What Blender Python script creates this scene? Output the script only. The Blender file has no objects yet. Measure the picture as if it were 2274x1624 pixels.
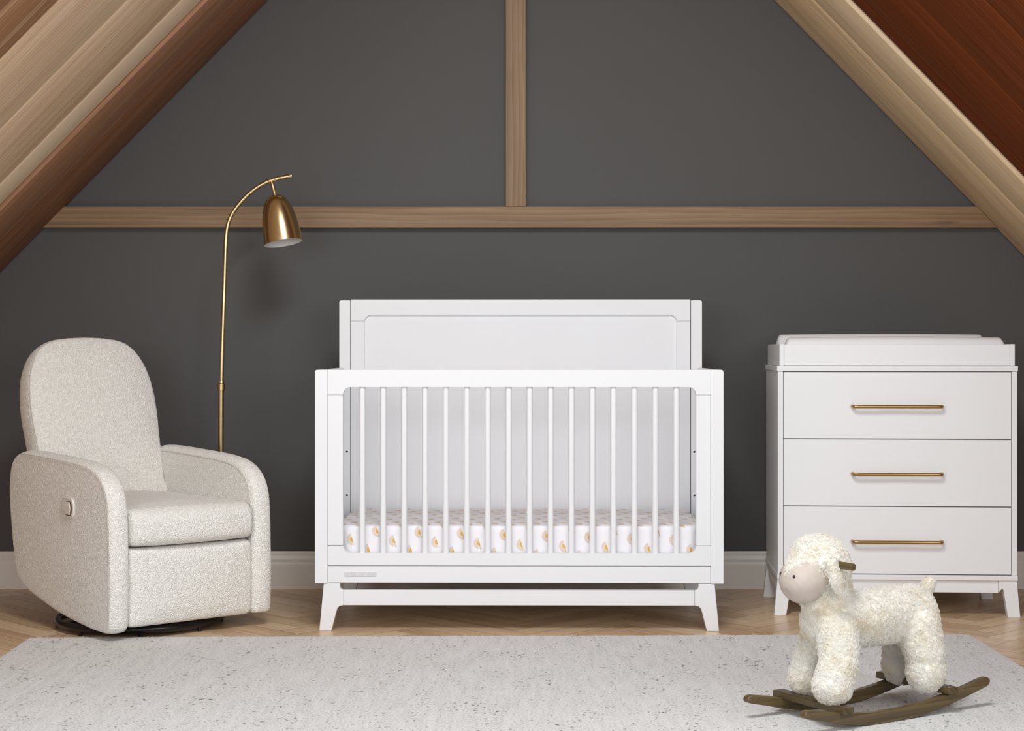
import bpy, bmesh, math, random
import numpy as np
from mathutils import Vector, Matrix
S = bpy.context.scene
C = S.collection
PI = math.pi
random.seed(5)
RNG = np.random.default_rng(5)

# ------------------------------------------------------------------ camera, world, lights, exposure
EYE = 0.973                       # camera height
cam = bpy.data.cameras.new('camera')
cam.sensor_width = 36.0
cam.lens = 36.0 * 3686 / 2274
cam.shift_x = -13 / 2274
cam.shift_y = -32 / 2274
cam.clip_end = 60
camo = bpy.data.objects.new('camera', cam)
camo.location = (0, 0, EYE)
camo.rotation_euler = (PI / 2, 0, 0)
C.objects.link(camo)
S.camera = camo

wd = bpy.data.worlds.new('world')
wd.use_nodes = True
wd.node_tree.nodes['Background'].inputs['Color'].default_value = (0.985, 0.99, 1.0, 1)
wd.node_tree.nodes['Background'].inputs['Strength'].default_value = 0.56
S.world = wd


def area(name, loc, target, sx, sy, power, color=(1, 1, 1)):
    l = bpy.data.lights.new(name, 'AREA')
    l.shape = 'RECTANGLE'
    l.size, l.size_y = sx, sy
    l.energy = power
    l.color = color
    o = bpy.data.objects.new(name, l)
    o.location = loc
    o.rotation_euler = (Vector(target) - Vector(loc)).to_track_quat('-Z', 'Y').to_euler()
    C.objects.link(o)
    return o


area('fill_light_left', (-1.8, 1.2, 1.55), (-0.3, 6.0, 0.65), 2.2, 1.3, 44, (0.965, 0.98, 1.0))  # added area light out of view, no window stands here
area('fill_light_right', (1.8, 1.2, 1.6), (0.1, 6.0, 0.65), 2.0, 1.3, 44, (0.965, 0.98, 1.0))  # its added counterpart on the right, likewise without a window
area('overhead_fill', (0.0, 3.0, 3.5), (0.0, 5.4, 0.0), 1.1, 0.9, 92, (0.975, 0.985, 1.0))  # added fill from above for rug and upper faces, no fixture

S.view_settings.view_transform = 'Standard'
S.view_settings.look = 'None'
S.view_settings.gamma = 1
S.view_settings.use_curve_mapping = False
S.view_settings.exposure = 0.0
S.cycles.use_adaptive_sampling = True
S.cycles.adaptive_threshold = 0.03
S.cycles.max_bounces = 7
S.cycles.transparent_max_bounces = 4


# ------------------------------------------------------------------ material helpers
def lin(r, g, b):
    f = lambda v: (v / 255 / 12.92) if v <= 10.31 else ((v / 255 + 0.055) / 1.055) ** 2.4
    return (f(r), f(g), f(b), 1)


class NT:
    def __init__(s, name):
        s.m = bpy.data.materials.new(name)
        s.m.use_nodes = True
        s.t = s.m.node_tree
        s.b = s.t.nodes['Principled BSDF']

    def n(s, typ, **kw):
        nd = s.t.nodes.new(typ)
        for k, v in kw.items():
            setattr(nd, k, v)
        return nd

    def put(s, sock, v):
        if hasattr(v, 'is_output'):
            s.t.links.new(v, sock)
        elif v is not None:
            sock.default_value = v

    def math(s, op, a, b=None, c=None):
        nd = s.n('ShaderNodeMath', operation=op)
        for i, v in enumerate((a, b, c)):
            if v is not None:
                s.put(nd.inputs[i], v)
        return nd.outputs[0]

    def coord(s, kind='Object'):
        return s.n('ShaderNodeTexCoord').outputs[kind]

    def mapping(s, vec, scale=(1, 1, 1), loc=(0, 0, 0), rot=(0, 0, 0)):
        nd = s.n('ShaderNodeMapping')
        s.put(nd.inputs[0], vec)
        nd.inputs['Location'].default_value = loc
        nd.inputs['Rotation'].default_value = rot
        nd.inputs['Scale'].default_value = scale
        return nd.outputs[0]

    def noise(s, vec, scale=5, detail=3, rough=0.5, dist=0.0, out='Fac'):
        nd = s.n('ShaderNodeTexNoise')
        s.put(nd.inputs['Vector'], vec)
        nd.inputs['Scale'].default_value = scale
        nd.inputs['Detail'].default_value = detail
        nd.inputs['Roughness'].default_value = rough
        nd.inputs['Distortion'].default_value = dist
        return nd.outputs[out]

    def vor(s, vec, scale=5, feature='F1', out='Distance', rand=1.0):
        nd = s.n('ShaderNodeTexVoronoi', feature=feature)
        s.put(nd.inputs['Vector'], vec)
        nd.inputs['Scale'].default_value = scale
        nd.inputs['Randomness'].default_value = rand
        return nd.outputs[out]

    def ramp(s, fac, stops, interp='LINEAR'):
        nd = s.n('ShaderNodeValToRGB')
        nd.color_ramp.interpolation = interp
        el = nd.color_ramp.elements
        while len(el) < len(stops):
            el.new(0.5)
        for e, (p, c) in zip(el, stops):
            e.position = p
            e.color = c if len(c) == 4 else (*c, 1)
        s.put(nd.inputs[0], fac)
        return nd.outputs[0]

    def mix(s, fac, a, b, mode='MIX'):
        nd = s.n('ShaderNodeMix', data_type='RGBA', blend_type=mode)
        s.put(nd.inputs[0], fac)
        s.put(nd.inputs[6], a)
        s.put(nd.inputs[7], b)
        return nd.outputs[2]

    def bump(s, h, strength=0.3, dist=0.002, normal=None):
        nd = s.n('ShaderNodeBump')
        s.put(nd.inputs['Height'], h)
        nd.inputs['Strength'].default_value = strength
        nd.inputs['Distance'].default_value = dist
        if normal is not None:
            s.put(nd.inputs['Normal'], normal)
        return nd.outputs[0]

    def fin(s, color, rough=0.5, metal=0.0, normal=None, spec=None, sheen=None):
        s.put(s.b.inputs['Base Color'], color)
        s.put(s.b.inputs['Roughness'], rough)
        s.b.inputs['Metallic'].default_value = metal
        if normal is not None:
            s.put(s.b.inputs['Normal'], normal)
        if spec is not None:
            s.b.inputs['Specular IOR Level'].default_value = spec
        if sheen:
            s.b.inputs['Sheen Weight'].default_value = sheen
        return s.m


def plain(name, col, rough=0.5, metal=0.0, vary=0.03, scale=6, bump=0.0, spec=None):
    t = NT(name)
    co = t.coord()
    nz = t.noise(co, scale, 3)
    a = tuple(v * (1 - vary) for v in col[:3]) + (1,)
    b = tuple(min(1, v * (1 + vary)) for v in col[:3]) + (1,)
    c = t.ramp(nz, [(0.3, a), (0.7, b)])
    nr = t.bump(t.noise(co, 180, 2), bump, 0.001) if bump else None
    return t.fin(c, rough, metal, nr, spec)


def wood(name, dark, mid, light, rough=0.55, fine=1.0, knots=True, tone=0.25, spec=0.5):
    """grain runs along UV u (metres); each face may carry a 'tone' attribute (0..1)."""
    t = NT(name)
    uv = t.coord('UV')
    at = t.n('ShaderNodeAttribute', attribute_name='tone').outputs['Fac']
    off = t.n('ShaderNodeCombineXYZ')
    t.put(off.inputs[0], t.math('MULTIPLY', at, 37.0))
    t.put(off.inputs[1], t.math('MULTIPLY', at, 11.0))
    v = t.n('ShaderNodeVectorMath', operation='ADD')
    t.put(v.inputs[0], uv)
    t.put(v.inputs[1], off.outputs[0])
    p = v.outputs[0]
    warp = t.noise(t.mapping(p, (1.2, 5, 1)), 1.0, 2)
    g1 = t.noise(t.mapping(p, (0.9, 22, 1)), 1.0, 4, 0.55, 0.6)
    g2 = t.noise(t.mapping(p, (5, 260 * fine, 1)), 1.0, 3, 0.6)
    wv = t.n('ShaderNodeTexWave', wave_type='BANDS', bands_direction='Y', wave_profile='SAW')
    t.put(wv.inputs['Vector'], t.mapping(p, (0.12, 1, 1)))
    wv.inputs['Scale'].default_value = 14
    wv.inputs['Distortion'].default_value = 5.0
    wv.inputs['Detail'].default_value = 2
    wv.inputs['Detail Scale'].default_value = 0.9
    wv.inputs['Detail Roughness'].default_value = 0.4
    f = t.math('MULTIPLY', g1, 0.55)
    f = t.math('MULTIPLY_ADD', g2, 0.28, f)
    f = t.math('MULTIPLY_ADD', wv.outputs['Fac'], 0.17, f)
    f = t.math('MULTIPLY_ADD', t.math('SUBTRACT', at, 0.5), tone, f)
    c = t.ramp(f, [(0.27, dark), (0.5, mid), (0.74, light)])
    if knots:
        k = t.vor(t.mapping(p, (1.3, 7, 1)), 1.0)
        kf = t.ramp(k, [(0.03, (1, 1, 1)), (0.09, (0, 0, 0))])
        c = t.mix(t.math('MULTIPLY', kf, 0.55), c, tuple(x * 0.45 for x in dark[:3]) + (1,))
    nr = t.bump(f, 0.25, 0.0015)
    return t.fin(c, rough, 0, nr, spec)


M = {}
M['paint'] = plain('white_furniture_paint', (0.785, 0.795, 0.81), 0.38, vary=0.008, scale=3)
M['paint2'] = plain('white_dresser_paint', (0.815, 0.825, 0.835), 0.42, vary=0.008, scale=3)
M['wall'] = plain('charcoal_wall_paint', (0.088, 0.087, 0.0855), 0.75, vary=0.03, scale=1.5, bump=0.05)
M['trimpaint'] = plain('warm_white_trim_paint', (0.86, 0.83, 0.78), 0.45, vary=0.01, scale=3)
M['black'] = plain('black_enamel', (0.006, 0.006, 0.007), 0.22, vary=0.05)
M['hole'] = plain('dark_socket', (0.004, 0.004, 0.004), 0.6)
M['plastic'] = plain('ivory_plastic', (0.74, 0.71, 0.66), 0.35, vary=0.01)
M['chrome'] = plain('polished_nickel', (0.55, 0.47, 0.36), 0.12, 1.0)
M['vinyl'] = plain('white_pad_vinyl', (0.88, 0.88, 0.89), 0.32, vary=0.01, scale=8)
M['nickel'] = plain('silver_nameplate', (0.72, 0.72, 0.74), 0.3, 0.6, vary=0.02)
M['shade_white'] = plain('white_shade_enamel', (0.78, 0.77, 0.75), 0.5, vary=0.01)
M['eye'] = plain('black_glass_bead', (0.004, 0.004, 0.005), 0.1, vary=0.05)
M['gap'] = plain('floor_joint', (0.03, 0.018, 0.01), 0.8)
M['oak'] = wood('natural_oak', (0.155, 0.085, 0.037, 1), (0.255, 0.160, 0.082, 1), (0.34, 0.228, 0.128, 1), 0.55)
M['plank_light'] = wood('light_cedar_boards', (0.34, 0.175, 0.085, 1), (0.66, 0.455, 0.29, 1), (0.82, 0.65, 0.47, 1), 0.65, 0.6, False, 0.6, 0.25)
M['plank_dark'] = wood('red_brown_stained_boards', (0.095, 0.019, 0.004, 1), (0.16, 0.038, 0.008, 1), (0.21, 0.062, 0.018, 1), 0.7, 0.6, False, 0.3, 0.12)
M['lining_shaded'] = wood('shaded_tone_lining', (0.19, 0.075, 0.03, 1), (0.31, 0.152, 0.075, 1), (0.42, 0.235, 0.13, 1), 0.65, 0.6, False, 0.3)  # left lining: the band's shade is put into the wood colour
M['lining_lit'] = wood('lit_tone_lining', (0.55, 0.36, 0.19, 1), (0.82, 0.61, 0.37, 1), (0.90, 0.73, 0.50, 1), 0.65, 0.6, False, 0.3)  # right lining: same band painted paler as the lit side
M['floor'] = wood('oak_parquet', (0.46, 0.295, 0.16, 1), (0.65, 0.465, 0.285, 1), (0.77, 0.59, 0.395, 1), 0.33, 0.8, False, 0.3)
M['rocker'] = wood('dark_olive_wood', (0.04, 0.026, 0.01, 1), (0.095, 0.064, 0.024, 1), (0.17, 0.12, 0.05, 1), 0.4, 0.7, False, 0.3)


def brass(name, col, rough, streak=True):
    t = NT(name)
    co = t.coord()
    g = t.noise(t.mapping(co, (1, 1, 160)), 8, 3)
    c = t.ramp(g, [(0.3, tuple(v * 0.97 for v in col) + (1,)), (0.7, tuple(col) + (1,))])
    r = t.math('MULTIPLY_ADD', g, 0.04, rough - 0.02)
    return t.fin(c, r, 1.0)


M['brass'] = brass('brushed_brass', (0.62, 0.47, 0.255), 0.25)
M['bronze'] = brass('antique_gold', (0.50, 0.31, 0.13), 0.3)


def boucle():
    t = NT('cream_boucle_fabric')
    co = t.coord()
    w = t.noise(co, 55, 2, out='Color')
    v = t.n('ShaderNodeVectorMath', operation='MULTIPLY_ADD')
    t.put(v.inputs[0], w)
    v.inputs[1].default_value = (0.012, 0.012, 0.012)
    t.put(v.inputs[2], co)
    d1 = t.vor(v.outputs[0], 260, 'F1')
    d2 = t.noise(v.outputs[0], 300, 3, 0.6)
    h = t.math('MULTIPLY_ADD', d2, 0.55, t.math('SUBTRACT', 1.0, d1))
    yarn = t.noise(v.outputs[0], 320, 2)
    c = t.ramp(yarn, [(0.36, (0.765, 0.73, 0.66, 1)), (0.52, (0.90, 0.88, 0.83, 1)), (0.66, (0.95, 0.94, 0.905, 1))])
    nr = t.bump(h, 0.7, 0.005)
    return t.fin(c, 0.95, 0, nr, 0.15, 0.2)


M['boucle'] = boucle()


def fleece():
    t = NT('cream_curly_plush')
    co = t.coord()
    a = t.noise(co, 16, 3, 0.55)
    c = t.ramp(a, [(0.3, (0.74, 0.67, 0.56, 1)), (0.45, (0.80, 0.76, 0.67, 1)), (0.6, (0.84, 0.81, 0.74, 1))])
    nr = t.bump(t.noise(co, 420, 3, 0.65), 0.6, 0.002)
    m = t.fin(c, 0.95, 0, nr, 0.1, 0.35)
    return m


M['fleece'] = fleece()


def wool():
    t = NT('cream_wool_fibre')
    a = t.noise(t.coord(), 18, 3, 0.55)
    c = t.ramp(a, [(0.30, (0.88, 0.82, 0.70, 1)), (0.44, (0.93, 0.90, 0.83, 1)), (0.6, (0.95, 0.935, 0.89, 1))])
    t.t.nodes.remove(t.b)
    d = t.n('ShaderNodeBsdfDiffuse')
    tr = t.n('ShaderNodeBsdfTranslucent')
    t.put(d.inputs['Color'], c)
    t.put(tr.inputs['Color'], c)
    mx_ = t.n('ShaderNodeMixShader')
    mx_.inputs[0].default_value = 0.35
    t.t.links.new(d.outputs[0], mx_.inputs[1])
    t.t.links.new(tr.outputs[0], mx_.inputs[2])
    t.t.links.new(mx_.outputs[0], t.t.nodes['Material Output'].inputs['Surface'])
    return t.m


M['wool'] = wool()
M['velour'] = plain('blush_beige_velour', (0.52, 0.455, 0.405), 0.95, vary=0.06, scale=30, bump=0.25, spec=0.1)


def rug_mat():
    t = NT('flecked_wool_weave')
    co = t.coord()
    sk = t.mapping(co, (1, 1, 1), rot=(0, 0, math.radians(9)))
    base = t.noise(t.mapping(co, (150, 210, 1)), 1.0, 4, 0.7)
    col = t.noise(t.mapping(co, (42, 5, 1)), 1.0, 2)
    big = t.noise(t.mapping(sk, (13, 5, 1)), 1.0, 3)
    f = t.math('MULTIPLY_ADD', base, 0.85, t.math('MULTIPLY', col, 0.15))
    c = t.ramp(f, [(0.34, (0.36, 0.355, 0.34, 1)), (0.46, (0.615, 0.61, 0.595, 1)), (0.60, (0.75, 0.745, 0.73, 1))])
    fl = t.noise(t.mapping(sk, (72, 44, 1)), 1.0, 2.5, 0.6)
    fl = t.math('MULTIPLY_ADD', big, 0.34, fl)
    m1 = t.ramp(fl, [(0.80, (0, 0, 0)), (0.87, (1, 1, 1))])
    c = t.mix(t.math('MULTIPLY', m1, 0.85), c, (0.13, 0.12, 0.10, 1))
    fm = t.noise(t.mapping(sk, (125, 75, 1), (3, 7, 0)), 1.0, 3, 0.6)
    fm = t.math('MULTIPLY_ADD', big, 0.2, fm)
    m2 = t.ramp(fm, [(0.70, (0, 0, 0)), (0.79, (1, 1, 1))])
    c = t.mix(t.math('MULTIPLY', m2, 0.6), c, (0.25, 0.245, 0.225, 1))
    nr = t.bump(t.math('ADD', base, t.math('MULTIPLY', col, 0.5)), 0.55, 0.003)
    return t.fin(c, 0.95, 0, nr, 0.1)


M['rug'] = rug_mat()


def sun_sheet():
    t = NT('sun_print_cotton')
    uv = t.coord('UV')
    sp = t.n('ShaderNodeSeparateXYZ')
    t.put(sp.inputs[0], uv)
    U, V = sp.outputs[0], sp.outputs[1]
    U = t.math('ADD', U, 0.5865)
    V = t.math('ADD', V, -0.3145)
    ax, ay, bx, by = 0.0895, 0.0300, 0.0590, -0.0345
    det = ax * by - ay * bx
    i = t.math('ADD', t.math('MULTIPLY', U, by / det), t.math('MULTIPLY', V, -bx / det))
    j = t.math('ADD', t.math('MULTIPLY', U, -ay / det), t.math('MULTIPLY', V, ax / det))
    fi = t.math('SUBTRACT', t.math('FRACT', t.math('ADD', i, 0.5)), 0.5)
    fj = t.math('SUBTRACT', t.math('FRACT', t.math('ADD', j, 0.5)), 0.5)
    x = t.math('ADD', t.math('MULTIPLY', fi, ax), t.math('MULTIPLY', fj, bx))
    y = t.math('ADD', t.math('MULTIPLY', fi, ay), t.math('MULTIPLY', fj, by))
    x = t.math('SUBTRACT', x, 0.004)
    # rotate so that the flat side leans a little
    nx, ny = -0.96, -0.28
    n_ = t.math('ADD', t.math('MULTIPLY', x, nx), t.math('MULTIPLY', y, ny))
    m_ = t.math('ADD', t.math('MULTIPLY', x, -ny), t.math('MULTIPLY', y, nx))
    r = t.math('SQRT', t.math('ADD', t.math('MULTIPLY', n_, n_), t.math('MULTIPLY', m_, m_)))
    ang = t.math('ARCTAN2', m_, n_)
    half = t.math('GREATER_THAN', n_, 0.0)
    core = t.math('MULTIPLY', t.math('LESS_THAN', r, 0.0095), half)
    rim = t.math('MULTIPLY', t.math('COMPARE', r, 0.0112, 0.0005), half)
    k = 15 / PI
    fr = t.math('ABSOLUTE', t.math('SUBTRACT', t.math('FRACT', t.math('MULTIPLY', ang, k)), 0.5))
    lat = t.math('MULTIPLY', t.math('MULTIPLY', fr, r), 1 / k)
    ray = t.math('LESS_THAN', lat, 0.0008)
    ray = t.math('MULTIPLY', ray, t.math('GREATER_THAN', r, 0.0130))
    ray = t.math('MULTIPLY', ray, t.math('LESS_THAN', r, 0.0220))
    ray = t.math('MULTIPLY', ray, half)
    line = t.math('MAXIMUM', ray, rim)
    nz = t.noise(t.mapping(uv, (900, 900, 1)), 1.0, 2)
    cloth = t.ramp(nz, [(0.3, (0.79, 0.77, 0.80, 1)), (0.7, (0.86, 0.84, 0.87, 1))])
    c = t.mix(line, cloth, (0.56, 0.35, 0.13, 1))
    c = t.mix(core, c, (0.70, 0.43, 0.10, 1))
    nr = t.bump(nz, 0.15, 0.001)
    return t.fin(c, 0.9, 0, nr, 0.1)


M['sheet'] = sun_sheet()


# ------------------------------------------------------------------ mesh helpers
def root(name, label, cat, loc, rz=0.0, group=None):
    o = bpy.data.objects.new(name, None)
    o.empty_display_size = 0.1
    C.objects.link(o)
    o.location = loc
    o.rotation_euler = (0, 0, rz)
    o['label'] = label
    o['category'] = cat
    if group:
        o['group'] = group
    return o


def mesh(name, verts, faces, mat, parent=None, smooth=None, bevel=0.0, seg=2, uvs=None, tones=None, kind=None):
    me = bpy.data.meshes.new(name)
    me.from_pydata([tuple(v) for v in verts], [], [tuple(f) for f in faces])
    me.update()
    bm = bmesh.new()
    bm.from_mesh(me)
    bmesh.ops.recalc_face_normals(bm, faces=bm.faces)
    bm.to_mesh(me)
    bm.free()
    if uvs is not None:
        lay = me.uv_layers.new(name='UVMap')
        for p in me.polygons:
            for li in p.loop_indices:
                lay.data[li].uv = uvs(me.vertices[me.loops[li].vertex_index].co, p)
    if tones is not None:
        a = me.attributes.new('tone', 'FLOAT', 'FACE')
        for k in range(len(me.polygons)):
            a.data[k].value = tones[k] if not callable(tones) else tones(me.polygons[k])
    me.materials.append(mat)
    o = bpy.data.objects.new(name, me)
    C.objects.link(o)
    if parent:
        o.parent = parent
    if bevel:
        b = o.modifiers.new('bevel', 'BEVEL')
        b.width = bevel
        b.segments = seg
        b.limit_method = 'ANGLE'
        b.angle_limit = math.radians(35)
    if smooth is not None:
        me.shade_smooth()
        if smooth < 179:
            me.set_sharp_from_angle(angle=math.radians(smooth))
    if kind:
        o['kind'] = kind
    return o


def boxvf(x0, x1, y0, y1, z0, z1):
    v = [(x, y, z) for z in (z0, z1) for y in (y0, y1) for x in (x0, x1)]
    f = [(0, 2, 3, 1), (4, 5, 7, 6), (0, 1, 5, 4), (2, 6, 7, 3), (0, 4, 6, 2), (1, 3, 7, 5)]
    return v, f


def box(name, x0, x1, y0, y1, z0, z1, mat, parent=None, bevel=0.0015, **kw):
    v, f = boxvf(x0, x1, y0, y1, z0, z1)
    return mesh(name, v, f, mat, parent, bevel=bevel, **kw)


def prismvf(poly, a, b, place):
    n = len(poly)
    v = [place(p[0], p[1], a) for p in poly] + [place(p[0], p[1], b) for p in poly]
    f = [tuple(range(n)), tuple(range(2 * n - 1, n - 1, -1))]
    f += [(i, (i + 1) % n, n + (i + 1) % n, n + i) for i in range(n)]
    return v, f


XZ = lambda a, b, d: (a, d, b)       # polygon in x,z ; extruded along y
YZ = lambda a, b, d: (d, a, b)       # polygon in y,z ; extruded along x
XY = lambda a, b, d: (a, b, d)


def prism(name, poly, a, b, place, mat, parent=None, bevel=0.0015, **kw):
    v, f = prismvf(poly, a, b, place)
    return mesh(name, v, f, mat, parent, bevel=bevel, **kw)


def arc(cx, cy, r, a0, a1, n=8):
    return [(cx + r * math.cos(math.radians(a0 + (a1 - a0) * i / n)), cy + r * math.sin(math.radians(a0 + (a1 - a0) * i / n))) for i in range(n + 1)]


def rrect(x0, x1, y0, y1, r, n=6):
    if not isinstance(r, (tuple, list)):
        r = (r, r, r, r)          # bl, br, tr, tl
    return (arc(x0 + r[0], y0 + r[0], r[0], 180, 270, n) + arc(x1 - r[1], y0 + r[1], r[1], 270, 360, n)
            + arc(x1 - r[2], y1 - r[2], r[2], 0, 90, n) + arc(x0 + r[3], y1 - r[3], r[3], 90, 180, n))


def resample(poly, n):
    P = np.array(poly + [poly[0]], float)
    d = np.r_[0, np.cumsum(np.linalg.norm(np.diff(P, axis=0), axis=1))]
    t = np.linspace(0, d[-1], n, endpoint=False)
    return list(zip(np.interp(t, d, P[:, 0]), np.interp(t, d, P[:, 1])))


def spline(pts, n=8, closed=False):
    P = [Vector(p) for p in pts]
    m = len(P)
    out = []
    rng = range(m if closed else m - 1)
    for i in rng:
        if closed:
            a, b, c, d = P[(i - 1) % m], P[i], P[(i + 1) % m], P[(i + 2) % m]
        else:
            a, b, c, d = P[max(i - 1, 0)], P[i], P[i + 1], P[min(i + 2, m - 1)]
        for k in range(n):
            t = k / n
            out.append(0.5 * ((2 * b) + (c - a) * t + (2 * a - 5 * b + 4 * c - d) * t * t + (3 * b - a - 3 * c + d) * t ** 3))
    if not closed:
        out.append(P[-1])
    return out


def tubevf(pts, rad, seg=12, cap=True):
    pts = [Vector(p) for p in pts]
    n = len(pts)
    if not hasattr(rad, '__len__'):
        rad = [rad] * n
    v, f = [], []
    up = None
    for i, p in enumerate(pts):
        t = (pts[min(i + 1, n - 1)] - pts[max(i - 1, 0)]).normalized()
        if up is None:
            up = Vector((0, 1, 0)) if abs(t.y) < 0.9 else Vector((1, 0, 0))
        up = (up - t * up.dot(t)).normalized()
        w = t.cross(up)
        for k in range(seg):
            a = 2 * PI * k / seg
            v.append(p + (up * math.cos(a) + w * math.sin(a)) * rad[i])
    for i in range(n - 1):
        for k in range(seg):
            f.append((i * seg + k, i * seg + (k + 1) % seg, (i + 1) * seg + (k + 1) % seg, (i + 1) * seg + k))
    if cap:
        f.append(tuple(range(seg - 1, -1, -1)))
        f.append(tuple(range((n - 1) * seg, n * seg)))
    return v, f


def tube(name, pts, rad, mat, parent=None, seg=14, smooth=40, **kw):
    v, f = tubevf(pts, rad, seg)
    return mesh(name, v, f, mat, parent, smooth=smooth, **kw)


def lathe(name, prof, origin, axis, mat, parent=None, seg=48, smooth=40):
    a = Vector(axis).normalized()
    u = a.orthogonal().normalized()
    w = a.cross(u)
    o = Vector(origin)
    v, f = [], []
    for r, h in prof:
        for k in range(seg):
            t = 2 * PI * k / seg
            v.append(o + a * h + (u * math.cos(t) + w * math.sin(t)) * max(r, 1e-5))
    for i in range(len(prof) - 1):
        for k in range(seg):
            f.append((i * seg + k, i * seg + (k + 1) % seg, (i + 1) * seg + (k + 1) % seg, (i + 1) * seg + k))
    return mesh(name, v, f, mat, parent, smooth=smooth)


def pillowvf(outline, prof, place, center=None, n=96):
    """closed cushion: the outline scaled about its centre ring by ring; prof = [(scale, depth), ...] front to back"""
    O = np.array(resample(outline, n))
    c = np.array(center) if center is not None else (O.min(0) + O.max(0)) / 2
    v, f = [], []
    rings = []
    for s, d in prof:
        if s <= 1e-6:
            v.append(place(c[0], c[1], d))
            rings.append([len(v) - 1])
        else:
            st = len(v)
            for p in O:
                q = c + (p - c) * s
                v.append(place(q[0], q[1], d))
            rings.append(list(range(st, st + n)))
    for A, B in zip(rings, rings[1:]):
        for k in range(n):
            k2 = (k + 1) % n
            if len(A) == 1:
                f.append((A[0], B[k], B[k2]))
            elif len(B) == 1:
                f.append((A[k], A[k2], B[0]))
            else:
                f.append((A[k], A[k2], B[k2], B[k]))
    return v, f


def ellvf(c, r, seg=24, rings=14, rot=None):
    v, f = [], []
    R = rot if rot is not None else Matrix.Identity(3)
    for i in range(rings + 1):
        th = PI * i / rings
        for k in range(seg):
            a = 2 * PI * k / seg
            p = Vector((r[0] * math.sin(th) * math.cos(a), r[1] * math.sin(th) * math.sin(a), r[2] * math.cos(th)))
            v.append(Vector(c) + R @ p)
    for i in range(rings):
        for k in range(seg):
            f.append((i * seg + k, i * seg + (k + 1) % seg, (i + 1) * seg + (k + 1) % seg, (i + 1) * seg + k))
    return v, f


def capvf(p0, p1, r0, r1, seg=20):
    """tapered capsule"""
    p0, p1 = Vector(p0), Vector(p1)
    t = (p1 - p0).normalized()
    pts, rad = [], []
    for k in range(1, 7):
        a = PI / 2 * k / 6
        pts.append(p0 - t * r0 * math.cos(a))
        rad.append(r0 * math.sin(a))
    for k in range(1, 4):
        s = k / 4
        pts.append(p0.lerp(p1, s))
        rad.append(r0 + (r1 - r0) * s)
    for k in range(0, 6):
        a = PI / 2 * k / 6
        pts.append(p1 + t * r1 * math.sin(a))
        rad.append(r1 * math.cos(a))
    return tubevf(pts, rad, seg)


def join(parts):
    V, F = [], []
    for v, f in parts:
        o = len(V)
        V += list(v)
        F += [tuple(i + o for i in q) for q in f]
    return V, F


def fused(parts, voxel=0.006, smooth=6):
    """one continuous skin over overlapping closed shapes -> numpy verts, tri/quad faces"""
    V, F = join(parts)
    me = bpy.data.meshes.new('tmp')
    me.from_pydata([tuple(v) for v in V], [], F)
    bm = bmesh.new()
    bm.from_mesh(me)
    bmesh.ops.remove_doubles(bm, verts=bm.verts, dist=1e-6)
    bmesh.ops.recalc_face_normals(bm, faces=bm.faces)
    bm.to_mesh(me)
    bm.free()
    o = bpy.data.objects.new('tmp', me)
    C.objects.link(o)
    r = o.modifiers.new('r', 'REMESH')
    r.mode = 'VOXEL'
    r.voxel_size = voxel
    s = o.modifiers.new('s', 'SMOOTH')
    s.factor = 0.5
    s.iterations = smooth
    dg = bpy.context.evaluated_depsgraph_get()
    m2 = bpy.data.meshes.new_from_object(o.evaluated_get(dg))
    bpy.data.objects.remove(o)
    bpy.data.meshes.remove(me)
    v = np.empty(len(m2.vertices) * 3)
    m2.vertices.foreach_get('co', v)
    faces = [tuple(p.vertices) for p in m2.polygons]
    v = v.reshape(-1, 3)
    bpy.data.meshes.remove(m2)
    return v, faces


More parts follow.
